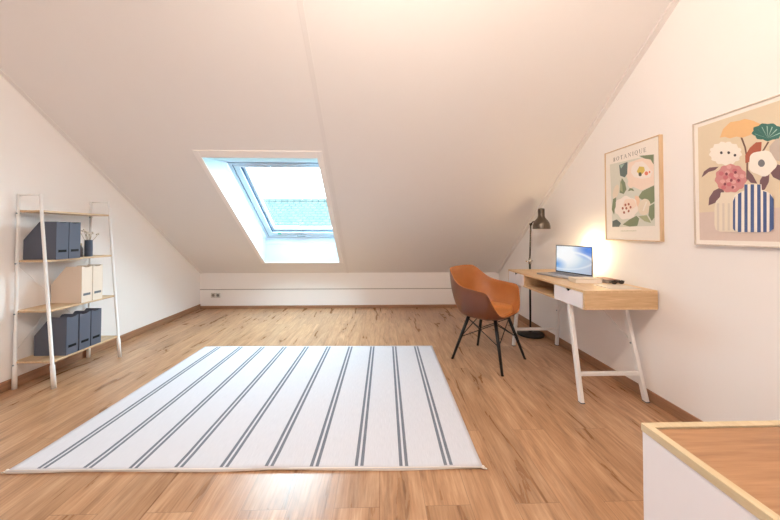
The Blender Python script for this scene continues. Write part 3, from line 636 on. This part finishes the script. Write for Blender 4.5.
# ------------------------------------------------------------------ framed prints
ART = json.loads('''{"p1":[["sage",[[0.071,0.603],[0.46,0.584],[0.457,0.105],[0.091,0.102]]],["blush",[[0.253,0.575],[0.36,0.582],[0.456,0.574],[0.456,0.376],[0.357,0.356],[0.26,0.407],[0.23,0.481]]],["slate_green",[[0.165,0.578],[0.243,0.584],[0.239,0.496],[0.216,0.473],[0.173,0.495]]],["mint_pale",[[0.172,0.576],[0.217,0.577],[0.182,0.546]]],["petal",[[0.279,0.539],[0.313,0.564],[0.369,0.559],[0.428,0.522],[0.447,0.47],[0.426,0.435],[0.367,0.435],[0.301,0.459],[0.272,0.498]]],["blush",[[0.369,0.559],[0.428,0.556],[0.455,0.515],[0.451,0.467],[0.427,0.487],[0.4,0.528]]],["mustard",[[0.321,0.496],[0.344,0.527],[0.381,0.516],[0.388,0.489],[0.37,0.47],[0.34,0.473]]],["dark_green",[[0.362,0.468],[0.36,0.46],[0.353,0.456],[0.345,0.458],[0.338,0.464],[0.336,0.474],[0.339,0.482],[0.345,0.486],[0.353,0.484],[0.36,0.477]]],["coral",[[0.413,0.465],[0.41,0.457],[0.403,0.453],[0.394,0.455],[0.387,0.462],[0.384,0.471],[0.387,0.478],[0.394,0.482],[0.403,0.48],[0.41,0.474]]],["coral",[[0.43,0.471],[0.428,0.466],[0.423,0.464],[0.418,0.468],[0.416,0.474],[0.419,0.479],[0.423,0.48],[0.428,0.477]]],["leaf",[[0.342,0.603],[0.456,0.583],[0.455,0.515],[0.432,0.555],[0.388,0.572]]],["leaf",[[0.19,0.474],[0.219,0.434],[0.231,0.381],[0.205,0.35],[0.166,0.365],[0.172,0.421]]],["leaf_light",[[0.172,0.465],[0.193,0.418],[0.197,0.365],[0.171,0.382]]],["blush",[[0.298,0.414],[0.297,0.399],[0.286,0.393],[0.276,0.384],[0.263,0.386],[0.254,0.398],[0.243,0.408],[0.242,0.424],[0.247,0.436],[0.252,0.451],[0.265,0.451],[0.277,0.449],[0.29,0.444],[0.294,0.428]]],["leaf",[[0.243,0.365],[0.26,0.387],[0.288,0.379],[0.299,0.358],[0.272,0.368]]],["leaf",[[0.33,0.311],[0.366,0.35],[0.415,0.364],[0.456,0.376],[0.458,0.268],[0.42,0.248],[0.377,0.279]]],["cream",[[0.157,0.369],[0.148,0.349],[0.136,0.334],[0.123,0.325],[0.111,0.324],[0.103,0.331],[0.098,0.346],[0.098,0.365],[0.104,0.386],[0.113,0.406],[0.125,0.421],[0.138,0.43],[0.149,0.43],[0.158,0.422],[0.162,0.408],[0.162,0.389]]],["leaf",[[0.102,0.323],[0.134,0.334],[0.124,0.24],[0.109,0.2],[0.087,0.243]]],["peach",[[0.303,0.325],[0.337,0.316],[0.348,0.263],[0.328,0.224],[0.305,0.251]]],["petal",[[0.331,0.235],[0.333,0.221],[0.326,0.209],[0.314,0.201],[0.304,0.192],[0.298,0.18],[0.29,0.168],[0.277,0.16],[0.259,0.16],[0.243,0.163],[0.227,0.163],[0.211,0.16],[0.192,0.159],[0.176,0.166],[0.165,0.179],[0.157,0.191],[0.145,0.201],[0.129,0.21],[0.117,0.223],[0.116,0.238],[0.123,0.253],[0.129,0.265],[0.129,0.279],[0.128,0.295],[0.136,0.308],[0.152,0.314],[0.17,0.316],[0.185,0.32],[0.198,0.328],[0.213,0.335],[0.23,0.335],[0.246,0.326],[0.26,0.317],[0.274,0.311],[0.29,0.307],[0.306,0.3],[0.315,0.287],[0.316,0.273],[0.318,0.26],[0.324,0.248]]],["blush",[[0.313,0.263],[0.315,0.25],[0.303,0.241],[0.288,0.236],[0.275,0.228],[0.257,0.225],[0.24,0.231],[0.226,0.241],[0.211,0.249],[0.198,0.26],[0.2,0.274],[0.207,0.285],[0.211,0.297],[0.222,0.308],[0.241,0.309],[0.259,0.306],[0.276,0.305],[0.294,0.3],[0.303,0.287],[0.307,0.275]]],["rust",[[0.204,0.242],[0.201,0.235],[0.195,0.233],[0.188,0.236],[0.185,0.244],[0.188,0.251],[0.195,0.254],[0.202,0.25]]],["rust",[[0.23,0.266],[0.227,0.259],[0.221,0.256],[0.214,0.26],[0.211,0.268],[0.214,0.275],[0.221,0.277],[0.227,0.273]]],["rust",[[0.259,0.268],[0.256,0.261],[0.25,0.259],[0.243,0.263],[0.241,0.27],[0.243,0.277],[0.25,0.279],[0.256,0.276]]],["rust",[[0.275,0.245],[0.272,0.238],[0.266,0.236],[0.259,0.239],[0.257,0.246],[0.259,0.253],[0.266,0.256],[0.272,0.252]]],["rust",[[0.258,0.218],[0.255,0.211],[0.249,0.208],[0.242,0.211],[0.24,0.219],[0.243,0.226],[0.249,0.228],[0.256,0.225]]],["rust",[[0.217,0.21],[0.214,0.203],[0.207,0.201],[0.2,0.204],[0.197,0.212],[0.2,0.219],[0.207,0.221],[0.214,0.218]]],["rust",[[0.238,0.24],[0.235,0.233],[0.228,0.23],[0.222,0.234],[0.219,0.241],[0.222,0.248],[0.229,0.251],[0.235,0.247]]],["cream",[[0.426,0.223],[0.419,0.207],[0.408,0.194],[0.394,0.185],[0.379,0.181],[0.363,0.183],[0.349,0.19],[0.338,0.201],[0.331,0.217],[0.329,0.235],[0.332,0.253],[0.34,0.269],[0.352,0.282],[0.366,0.29],[0.382,0.294],[0.397,0.291],[0.411,0.284],[0.421,0.272],[0.427,0.257],[0.429,0.24]]],["ivory",[[0.365,0.213],[0.395,0.274],[0.402,0.27],[0.376,0.209]]],["leaf",[[0.193,0.121],[0.256,0.157],[0.316,0.18],[0.338,0.158],[0.322,0.108],[0.255,0.104]]],["leaf_light",[[0.331,0.176],[0.399,0.179],[0.431,0.124],[0.381,0.138]]],["leaf",[[0.42,0.24],[0.457,0.255],[0.456,0.16],[0.435,0.138],[0.411,0.178]]],["slate_green",[[0.091,0.106],[0.094,0.151],[0.138,0.162],[0.178,0.131],[0.158,0.105]]]],"p2":[["plum",[[0.041,0.385],[0.055,0.416],[0.083,0.432],[0.129,0.427],[0.11,0.412],[0.078,0.408],[0.058,0.394]]],["plum",[[0.075,0.222],[0.079,0.264],[0.102,0.3],[0.148,0.319],[0.153,0.281],[0.132,0.246],[0.104,0.231]]],["stem",[[0.229,0.553],[0.237,0.552],[0.251,0.499],[0.259,0.433],[0.255,0.331],[0.249,0.332],[0.252,0.435],[0.244,0.498]]],["stem",[[0.335,0.5],[0.342,0.498],[0.319,0.456],[0.311,0.456]]],["orange",[[0.137,0.582],[0.153,0.624],[0.186,0.648],[0.227,0.641],[0.249,0.642],[0.282,0.62],[0.313,0.59],[0.306,0.571],[0.286,0.556],[0.26,0.552],[0.237,0.55],[0.212,0.564],[0.184,0.563],[0.161,0.579]]],["teal",[[0.39,0.527],[0.392,0.519],[0.386,0.515],[0.379,0.512],[0.377,0.506],[0.373,0.5],[0.363,0.502],[0.353,0.504],[0.345,0.502],[0.335,0.502],[0.326,0.508],[0.318,0.516],[0.307,0.519],[0.296,0.525],[0.292,0.533],[0.29,0.542],[0.282,0.549],[0.275,0.558],[0.278,0.565],[0.283,0.57],[0.282,0.578],[0.283,0.586],[0.293,0.587],[0.303,0.587],[0.308,0.591],[0.316,0.594],[0.327,0.589],[0.337,0.583],[0.346,0.582],[0.357,0.579],[0.364,0.571],[0.369,0.563],[0.378,0.557],[0.386,0.55],[0.387,0.542],[0.385,0.535]]],["mint",[[0.336,0.515],[0.379,0.528],[0.382,0.524]]],["mint",[[0.336,0.515],[0.368,0.549],[0.371,0.545]]],["mint",[[0.336,0.515],[0.352,0.566],[0.355,0.562]]],["mint",[[0.336,0.515],[0.333,0.576],[0.337,0.572]]],["mint",[[0.336,0.515],[0.314,0.578],[0.318,0.574]]],["mint",[[0.336,0.515],[0.298,0.571],[0.301,0.567]]],["mint",[[0.336,0.515],[0.286,0.556],[0.29,0.551]]],["grey_flower",[[0.414,0.438],[0.414,0.421],[0.406,0.411],[0.398,0.402],[0.389,0.392],[0.378,0.395],[0.367,0.403],[0.356,0.409],[0.347,0.424],[0.345,0.441],[0.342,0.458],[0.342,0.475],[0.35,0.486],[0.359,0.495],[0.368,0.504],[0.379,0.5],[0.39,0.491],[0.401,0.485],[0.409,0.471],[0.41,0.454]]],["plum",[[0.257,0.384],[0.277,0.352],[0.294,0.308],[0.268,0.316],[0.251,0.344]]],["plum",[[0.3,0.264],[0.304,0.322],[0.319,0.35],[0.34,0.349],[0.337,0.309],[0.322,0.276]]],["plum",[[0.338,0.364],[0.37,0.384],[0.407,0.358],[0.411,0.303],[0.379,0.306],[0.353,0.328]]],["red",[[0.314,0.505],[0.292,0.51],[0.267,0.49],[0.248,0.457],[0.248,0.418],[0.27,0.423],[0.296,0.439],[0.311,0.466]]],["ivory",[[0.233,0.472],[0.236,0.462],[0.227,0.458],[0.223,0.451],[0.225,0.44],[0.216,0.437],[0.205,0.437],[0.201,0.429],[0.193,0.425],[0.181,0.431],[0.172,0.429],[0.162,0.426],[0.152,0.434],[0.142,0.44],[0.129,0.44],[0.12,0.448],[0.116,0.459],[0.104,0.464],[0.094,0.472],[0.096,0.483],[0.092,0.492],[0.082,0.502],[0.086,0.511],[0.093,0.518],[0.087,0.529],[0.091,0.537],[0.104,0.538],[0.107,0.546],[0.111,0.555],[0.124,0.552],[0.134,0.552],[0.142,0.559],[0.153,0.555],[0.164,0.547],[0.174,0.549],[0.185,0.546],[0.192,0.534],[0.201,0.529],[0.213,0.525],[0.216,0.514],[0.219,0.505],[0.23,0.498],[0.233,0.489],[0.228,0.481]]],["dark",[[0.15,0.497],[0.149,0.493],[0.146,0.491],[0.141,0.492],[0.138,0.496],[0.137,0.501],[0.138,0.505],[0.142,0.507],[0.146,0.506],[0.149,0.502]]],["dark",[[0.184,0.488],[0.182,0.484],[0.179,0.482],[0.175,0.483],[0.172,0.487],[0.171,0.492],[0.172,0.496],[0.175,0.498],[0.179,0.497],[0.183,0.493]]],["dark",[[0.211,0.468],[0.21,0.464],[0.207,0.462],[0.203,0.463],[0.2,0.466],[0.199,0.471],[0.2,0.475],[0.203,0.477],[0.207,0.476],[0.21,0.472]]],["pink",[[0.251,0.341],[0.254,0.329],[0.247,0.32],[0.241,0.312],[0.24,0.3],[0.233,0.292],[0.222,0.291],[0.214,0.285],[0.206,0.277],[0.195,0.279],[0.184,0.284],[0.173,0.282],[0.161,0.283],[0.152,0.294],[0.144,0.302],[0.132,0.307],[0.124,0.318],[0.123,0.331],[0.117,0.342],[0.109,0.354],[0.112,0.366],[0.117,0.377],[0.115,0.39],[0.118,0.401],[0.129,0.406],[0.137,0.413],[0.142,0.424],[0.153,0.427],[0.165,0.424],[0.175,0.427],[0.186,0.43],[0.197,0.422],[0.206,0.415],[0.218,0.412],[0.227,0.405],[0.232,0.393],[0.238,0.384],[0.248,0.375],[0.25,0.363],[0.248,0.352]]],["rose",[[0.207,0.349],[0.204,0.341],[0.196,0.339],[0.188,0.344],[0.185,0.353],[0.188,0.361],[0.196,0.362],[0.204,0.358]]],["pale_pink",[[0.185,0.343],[0.182,0.335],[0.174,0.333],[0.166,0.338],[0.162,0.347],[0.166,0.354],[0.174,0.356],[0.182,0.351]]],["rose",[[0.198,0.369],[0.195,0.361],[0.187,0.359],[0.179,0.364],[0.175,0.373],[0.179,0.381],[0.187,0.383],[0.195,0.378]]],["pale_pink",[[0.208,0.332],[0.205,0.324],[0.197,0.322],[0.189,0.327],[0.186,0.335],[0.189,0.343],[0.197,0.345],[0.205,0.34]]],["rose",[[0.173,0.36],[0.169,0.352],[0.161,0.35],[0.153,0.355],[0.149,0.364],[0.153,0.372],[0.161,0.374],[0.17,0.369]]],["pale_pink",[[0.219,0.362],[0.215,0.354],[0.207,0.352],[0.2,0.357],[0.197,0.366],[0.2,0.374],[0.208,0.375],[0.215,0.37]]],["rose",[[0.188,0.322],[0.185,0.314],[0.176,0.312],[0.168,0.317],[0.165,0.326],[0.169,0.333],[0.177,0.335],[0.185,0.331]]],["pale_pink",[[0.182,0.385],[0.178,0.377],[0.17,0.375],[0.162,0.38],[0.158,0.389],[0.162,0.397],[0.17,0.399],[0.178,0.394]]],["rose",[[0.229,0.332],[0.226,0.325],[0.218,0.323],[0.21,0.327],[0.207,0.336],[0.211,0.343],[0.218,0.345],[0.226,0.341]]],["pale_pink",[[0.159,0.342],[0.156,0.334],[0.147,0.332],[0.139,0.337],[0.135,0.346],[0.139,0.353],[0.148,0.355],[0.156,0.35]]],["rose",[[0.214,0.388],[0.211,0.38],[0.203,0.378],[0.195,0.383],[0.192,0.392],[0.196,0.4],[0.204,0.401],[0.211,0.396]]],["pale_pink",[[0.209,0.303],[0.205,0.296],[0.198,0.294],[0.19,0.298],[0.187,0.307],[0.19,0.314],[0.198,0.317],[0.206,0.312]]],["rose",[[0.154,0.385],[0.15,0.377],[0.142,0.375],[0.133,0.381],[0.13,0.39],[0.134,0.398],[0.142,0.399],[0.151,0.394]]],["pale_pink",[[0.245,0.353],[0.242,0.346],[0.234,0.344],[0.227,0.349],[0.224,0.357],[0.227,0.365],[0.234,0.367],[0.242,0.362]]],["rose",[[0.164,0.309],[0.16,0.301],[0.152,0.299],[0.143,0.303],[0.14,0.312],[0.144,0.32],[0.152,0.322],[0.16,0.318]]],["pale_pink",[[0.19,0.413],[0.186,0.405],[0.178,0.404],[0.17,0.409],[0.167,0.418],[0.171,0.425],[0.179,0.427],[0.187,0.422]]],["wine",[[0.173,0.379],[0.171,0.373],[0.167,0.371],[0.162,0.375],[0.16,0.381],[0.162,0.387],[0.167,0.388],[0.171,0.385]]],["wine",[[0.213,0.379],[0.211,0.374],[0.206,0.372],[0.202,0.375],[0.2,0.381],[0.202,0.387],[0.207,0.388],[0.211,0.385]]],["wine",[[0.194,0.341],[0.192,0.336],[0.187,0.334],[0.183,0.337],[0.181,0.344],[0.183,0.349],[0.188,0.351],[0.192,0.348]]],["wine",[[0.226,0.336],[0.224,0.33],[0.219,0.329],[0.215,0.332],[0.213,0.338],[0.215,0.343],[0.22,0.345],[0.224,0.342]]],["wine",[[0.165,0.326],[0.163,0.321],[0.158,0.319],[0.154,0.322],[0.152,0.328],[0.154,0.334],[0.159,0.336],[0.163,0.333]]],["wine",[[0.2,0.304],[0.198,0.299],[0.194,0.297],[0.189,0.3],[0.188,0.306],[0.19,0.312],[0.194,0.313],[0.199,0.31]]],["ivory",[[0.369,0.39],[0.368,0.379],[0.364,0.37],[0.358,0.364],[0.352,0.358],[0.347,0.352],[0.341,0.345],[0.334,0.339],[0.325,0.337],[0.315,0.339],[0.306,0.345],[0.298,0.352],[0.29,0.357],[0.281,0.363],[0.273,0.371],[0.266,0.381],[0.263,0.392],[0.263,0.404],[0.265,0.414],[0.266,0.424],[0.267,0.435],[0.268,0.446],[0.273,0.455],[0.281,0.461],[0.29,0.462],[0.3,0.462],[0.308,0.461],[0.317,0.461],[0.326,0.461],[0.336,0.457],[0.344,0.45],[0.35,0.441],[0.354,0.43],[0.358,0.42],[0.362,0.411],[0.366,0.401]]],["grey",[[0.326,0.4],[0.324,0.393],[0.32,0.387],[0.315,0.385],[0.309,0.386],[0.304,0.391],[0.3,0.398],[0.299,0.406],[0.301,0.414],[0.305,0.419],[0.31,0.422],[0.316,0.42],[0.321,0.415],[0.324,0.408]]],["cream",[[0.139,0.286],[0.135,0.263],[0.115,0.241],[0.107,0.209],[0.105,0.113],[0.112,0.085],[0.132,0.075],[0.211,0.074],[0.214,0.276]]],["tan_pale",[[0.119,0.23],[0.13,0.229],[0.128,0.081],[0.117,0.081]]],["tan_pale",[[0.145,0.227],[0.155,0.226],[0.153,0.081],[0.143,0.081]]],["tan_pale",[[0.17,0.225],[0.18,0.224],[0.178,0.081],[0.167,0.081]]],["tan_pale",[[0.193,0.223],[0.202,0.222],[0.2,0.081],[0.19,0.081]]],["ivory",[[0.244,0.313],[0.311,0.302],[0.312,0.275],[0.331,0.264],[0.347,0.249],[0.355,0.221],[0.354,0.106],[0.347,0.084],[0.333,0.074],[0.218,0.071],[0.201,0.084],[0.192,0.111],[0.193,0.234],[0.202,0.264],[0.224,0.275],[0.243,0.282]]],["navy",[[0.194,0.233],[0.204,0.257],[0.201,0.077],[0.191,0.091]]],["navy",[[0.216,0.268],[0.231,0.275],[0.227,0.073],[0.212,0.073]]],["navy",[[0.244,0.312],[0.257,0.31],[0.253,0.072],[0.24,0.073]]],["navy",[[0.269,0.308],[0.283,0.306],[0.279,0.072],[0.265,0.072]]],["navy",[[0.295,0.304],[0.308,0.301],[0.305,0.072],[0.291,0.072]]],["navy",[[0.317,0.269],[0.33,0.261],[0.327,0.072],[0.314,0.072]]],["navy",[[0.341,0.254],[0.355,0.225],[0.353,0.088],[0.337,0.072]]]]}''')
def picture(name, label, yfar, z0, w, h, kind, fw, fmat):
    t = thing(name, label, 'picture', (XR, yfar, z0))
    dp = .026
    m = MB()
    m.box(-dp, 0, -fw, 0, 0, h); m.box(-dp, 0, -w, -w+fw, 0, h); m.box(-dp, 0, -w+fw, -fw, 0, fw); m.box(-dp, 0, -w+fw, -fw, h-fw, h)
    m.build('frame', fmat, t, bevel=.0012)
    m = MB(); x0 = -dp+.006
    m.mat(M['art_white']); m.box(x0, -.004, -w+fw, -fw, fw, h-fw)
    lv = [0]
    def poly(col, pts):
        lv[0] += 1; m.mat(M['art_'+col]); x = x0-.00006*lv[0]-.0002
        f = m.face([(x, -u, v) for u, v in pts])
    def rect(col, u0, u1, v0, v1): poly(col, [(u0, v0), (u1, v0), (u1, v1), (u0, v1)])
    if kind == 2:
        rect('sand', .026, w-.026, .185, h-.028); rect('mauve', .026, w-.026, .028, .185)
        for c, p in ART['p2']:
            poly(c, [(min(max(u, .027), w-.027), min(max(v, .03), h-.03)) for u, v in p])
        # the right-hand flowers run on past the frame of the photograph
    else:
        for c, p in ART['p1']: poly(c, [(min(max(u-.023, .05), .44), v) for u, v in p])
        # serif title
        H_ = .0302; xx = [.09]
        def P_(pts): poly('ink', [(xx[0]+a*H_, .615+b*H_) for a, b in pts])
        def R_(a, b, c_, d): P_([(a, c_), (b, c_), (b, d), (a, d)])
        def arc(cx, cy, rx, ry, a0, a1, tx, ty, n=12):
            o = []; i_ = []
            for k in range(n+1):
                a = math.radians(a0+(a1-a0)*k/n); o.append((cx+rx*math.cos(a), cy+ry*math.sin(a))); i_.append((cx+(rx-tx)*math.cos(a), cy+(ry-ty)*math.sin(a)))
            for k in range(n): P_([o[k], o[k+1], i_[k+1], i_[k]])
        s, th, sf = .15, .055, .05
        def stem(x, w_=s): R_(x, x+w_, 0, 1); R_(x-sf, x+w_+sf, 0, .045); R_(x-sf, x+w_+sf, .955, 1)
        def B_(): stem(.05); arc(.25, .74, .3, .26, -90, 90, .13, .05); arc(.25, .25, .36, .25, -90, 90, .14, .05); return .66
        def O_(): arc(.46, .5, .43, .52, 0, 360, .15, .05, 24); return .92
        def T_(): stem(.32); R_(.02, .77, .945, 1); P_([(.02, .78), (.06, .78), (.1, .95), (.02, .95)]); P_([(.77, .78), (.73, .78), (.69, .95), (.77, .95)]); return .79
        def A_(): P_([(.36, 1), (.44, 1), (.12, 0), (.06, 0)]); P_([(.36, 1), (.46, 1), (.82, 0), (.66, 0)]); R_(.2, .66, .3, .35); R_(0, .22, 0, .045); R_(.58, .9, 0, .045); return .88
        def N_(): R_(.1, .155, 0, 1); R_(.75, .805, 0, 1); P_([(.08, 1), (.24, 1), (.80, 0), (.70, 0)]); R_(.02, .24, 0, .045); R_(.66, .9, .955, 1); R_(.0, .2, .955, 1); return .92
        def I_(): stem(.08); return .3
        def Q_(): arc(.46, .5, .43, .52, 0, 360, .15, .05, 24); P_([(.42, .06), (.55, .03), (.9, -.2), (.72, -.22)]); return .92
        def U_(): R_(.08, .22, .3, 1); R_(.7, .755, .3, 1); R_(.0, .3, .955, 1); R_(.6, .86, .955, 1); arc(.4175, .32, .3375, .34, 180, 360, .1, .06); return .86
        def E_(): stem(.05); R_(.1, .6, 0, .05); R_(.1, .58, .95, 1); R_(.2, .46, .48, .53); R_(.56, .62, 0, .24); R_(.54, .59, .78, 1); R_(.43, .48, .38, .63); return .64
        for fn in (B_, O_, T_, A_, N_, I_, Q_, U_, E_): wd = fn(); xx[0] += (wd+.36)*H_
        for k in range(14): rect('leaf_light', .16+k*.0102, .16+k*.0102+.0064, .0705, .0745)
    m.build('print', None, t, recalc=False)
picture('framed_print', 'framed botanical poster titled BOTANIQUE with cream flowers and green leaves', 2.382, 1.094, 0.479, 0.703, 1, .0065, M['frame_oak'])
picture('framed_print', 'framed print of bright flowers in a blue and white striped vase', 1.695, 1.083, .50, .704, 2, .006, M['frame_pale'])

# ------------------------------------------------------------------ wall outlet
O = thing('wall_outlet', 'white double wall outlet low on the knee wall', 'outlet', (-2.484, D-.012, .206))
for sx in (-1, 1):
    m = MB(); m.box(sx*.0355-.034, sx*.0355+.034, -.010, 0, -.037, .037); pt_ = m.build('cover_plate', M['socket'], O, bevel=.003)
    m = MB(); q = [(sx*.0355+.021*math.cos(a*PI/10), .021*math.sin(a*PI/10)) for a in range(20)]
    m.prism(q, lambda x, z: (x, -.0106, z), lambda x, z: (x, -.006, z)); m.build('socket', M['socket_in'], pt_)

# ------------------------------------------------------------------ low cabinet in the corner by the camera
CX0, CX1, CY0, CY1, CZ = .689, XR-BT-.002, .10, .782, .65
C = thing('low_cabinet', 'low white cabinet with an oak laminate top edged in pale pine', 'cabinet', ((CX0+CX1)/2, (CY0+CY1)/2, 0))
X0, X1, Y0, Y1 = CX0-(CX0+CX1)/2, CX1-(CX0+CX1)/2, CY0-(CY0+CY1)/2, CY1-(CY0+CY1)/2
m = MB(); m.box(X0+.002, X1-.002, Y0+.002, Y1-.002, 0, CZ-.02); m.build('body', M['white_lacquer'], C, bevel=.001)
m = MB(); m.box(X0+.022, X1-.022, Y0+.022, Y1-.022, CZ-.02, CZ-.004); m.build('top_panel', M['laminate_top'], C)
m = MB(); wd = .0195
for a, b in (((X0, Y0), (X0, Y1)), ((X1, Y1), (X1, Y0)), ((X0, Y1), (X1, Y1)), ((X1, Y0), (X0, Y0))):
    A, B_ = Vector((*a, 0)), Vector((*b, 0)); dd = (B_-A).normalized(); nn = Vector((dd.y, -dd.x, 0))
    q = [A, B_, B_+nn*wd-dd*wd, A+nn*wd+dd*wd]
    m.hull8([Vector((p.x, p.y, CZ-.02)) for p in q]+[Vector((p.x, p.y, CZ)) for p in q])
m.build('edge_trim', M['pine'], C, bevel=.001)

# ------------------------------------------------------------------ light
w = bpy.data.worlds.new('sky'); SC.world = w; w.use_nodes = True
nt = w.node_tree; bg = nt.nodes['Background']
tc = nt.nodes.new('ShaderNodeTexCoord'); sp = nt.nodes.new('ShaderNodeSeparateXYZ'); nt.links.new(tc.outputs['Generated'], sp.inputs[0])
rp = nt.nodes.new('ShaderNodeValToRGB'); nt.links.new(sp.outputs[2], rp.inputs[0])
rp.color_ramp.elements[0].color = (.80, .95, 1, 1); rp.color_ramp.elements[1].color = (.66, .88, 1, 1)
nt.links.new(rp.outputs[0], bg.inputs[0]); bg.inputs[1].default_value = 26.0
def lamp(name, kind, loc, energy, col, target=None, **kw):
    d = bpy.data.lights.new(name, kind); d.energy = energy; d.color = col
    for k, v in kw.items(): setattr(d, k, v)
    o = bpy.data.objects.new(name, d); COL.objects.link(o); o.location = loc
    if target is not None: o.rotation_euler = (Vector(target)-Vector(loc)).to_track_quat('-Z', 'Y').to_euler()
    return o
# portal guiding the sky light through the skylight
pc = SL((OX0+OX1)/2, (OS0+OS1)/2-.25, .5)
o = lamp('skylight_portal', 'AREA', pc, 1, (1, 1, 1), SL((OX0+OX1)/2, (OS0+OS1)/2-.25, -1), shape='RECTANGLE', size=1.1, size_y=1.6)
o.data.cycles.is_portal = True
WARM = (1, .80, .58)
lamp('rear_fill', 'AREA', (-.3, -1.3, 1.95), 50, (.88, .93, 1), (-.3, 3.2, 1.5), shape='RECTANGLE', size=2.6, size_y=1.4)  # added cool fill behind the camera, no window built there
lamp('ridge_lamp', 'POINT', (.05, .5, 2.55), 92, (1, .87, .74), shadow_soft_size=.03)
lamp('ridge_lamp', 'POINT', (1.15, .75, 2.55), 4, WARM, shadow_soft_size=.12)
lamp('lamp_behind_laptop', 'POINT', (1.785, 2.56, .98), 4.5, (1, .80, .46), shadow_soft_size=.05)
lamp('lamp_behind_laptop', 'SPOT', (1.775, 2.57, .985), 6, (1, .80, .46), (2.6, 2.33, 1.06), spot_size=2.75, spot_blend=.6, shadow_soft_size=.04)

# ------------------------------------------------------------------ camera
cd = bpy.data.cameras.new('camera'); co = bpy.data.objects.new('camera', cd); COL.objects.link(co)
r = Vector((.999598988, -.0283078422, .000726855448)); f = Vector((.0282902917, .99943917, .0179163763)); u = Vector((-.00123361735, -.0178886388, .999839222))
co.matrix_world = Matrix(((r.x, u.x, -f.x, 0), (r.y, u.y, -f.y, 0), (r.z, u.z, -f.z, 1.15), (0, 0, 0, 1)))
cd.sensor_fit = 'HORIZONTAL'; cd.sensor_width = 36; cd.lens = 300/780*36
cd.shift_x = (390-388.5414)/780; cd.shift_y = (227.5868-260)/780; cd.clip_start = .02
SC.camera = co
SC.view_settings.view_transform = 'Standard'; SC.view_settings.look = 'None'; SC.view_settings.exposure = -.13; SC.view_settings.gamma = 1
SC.cycles.use_denoising = True; SC.cycles.max_bounces = 10; SC.cycles.diffuse_bounces = 6; SC.cycles.sample_clamp_indirect = 8
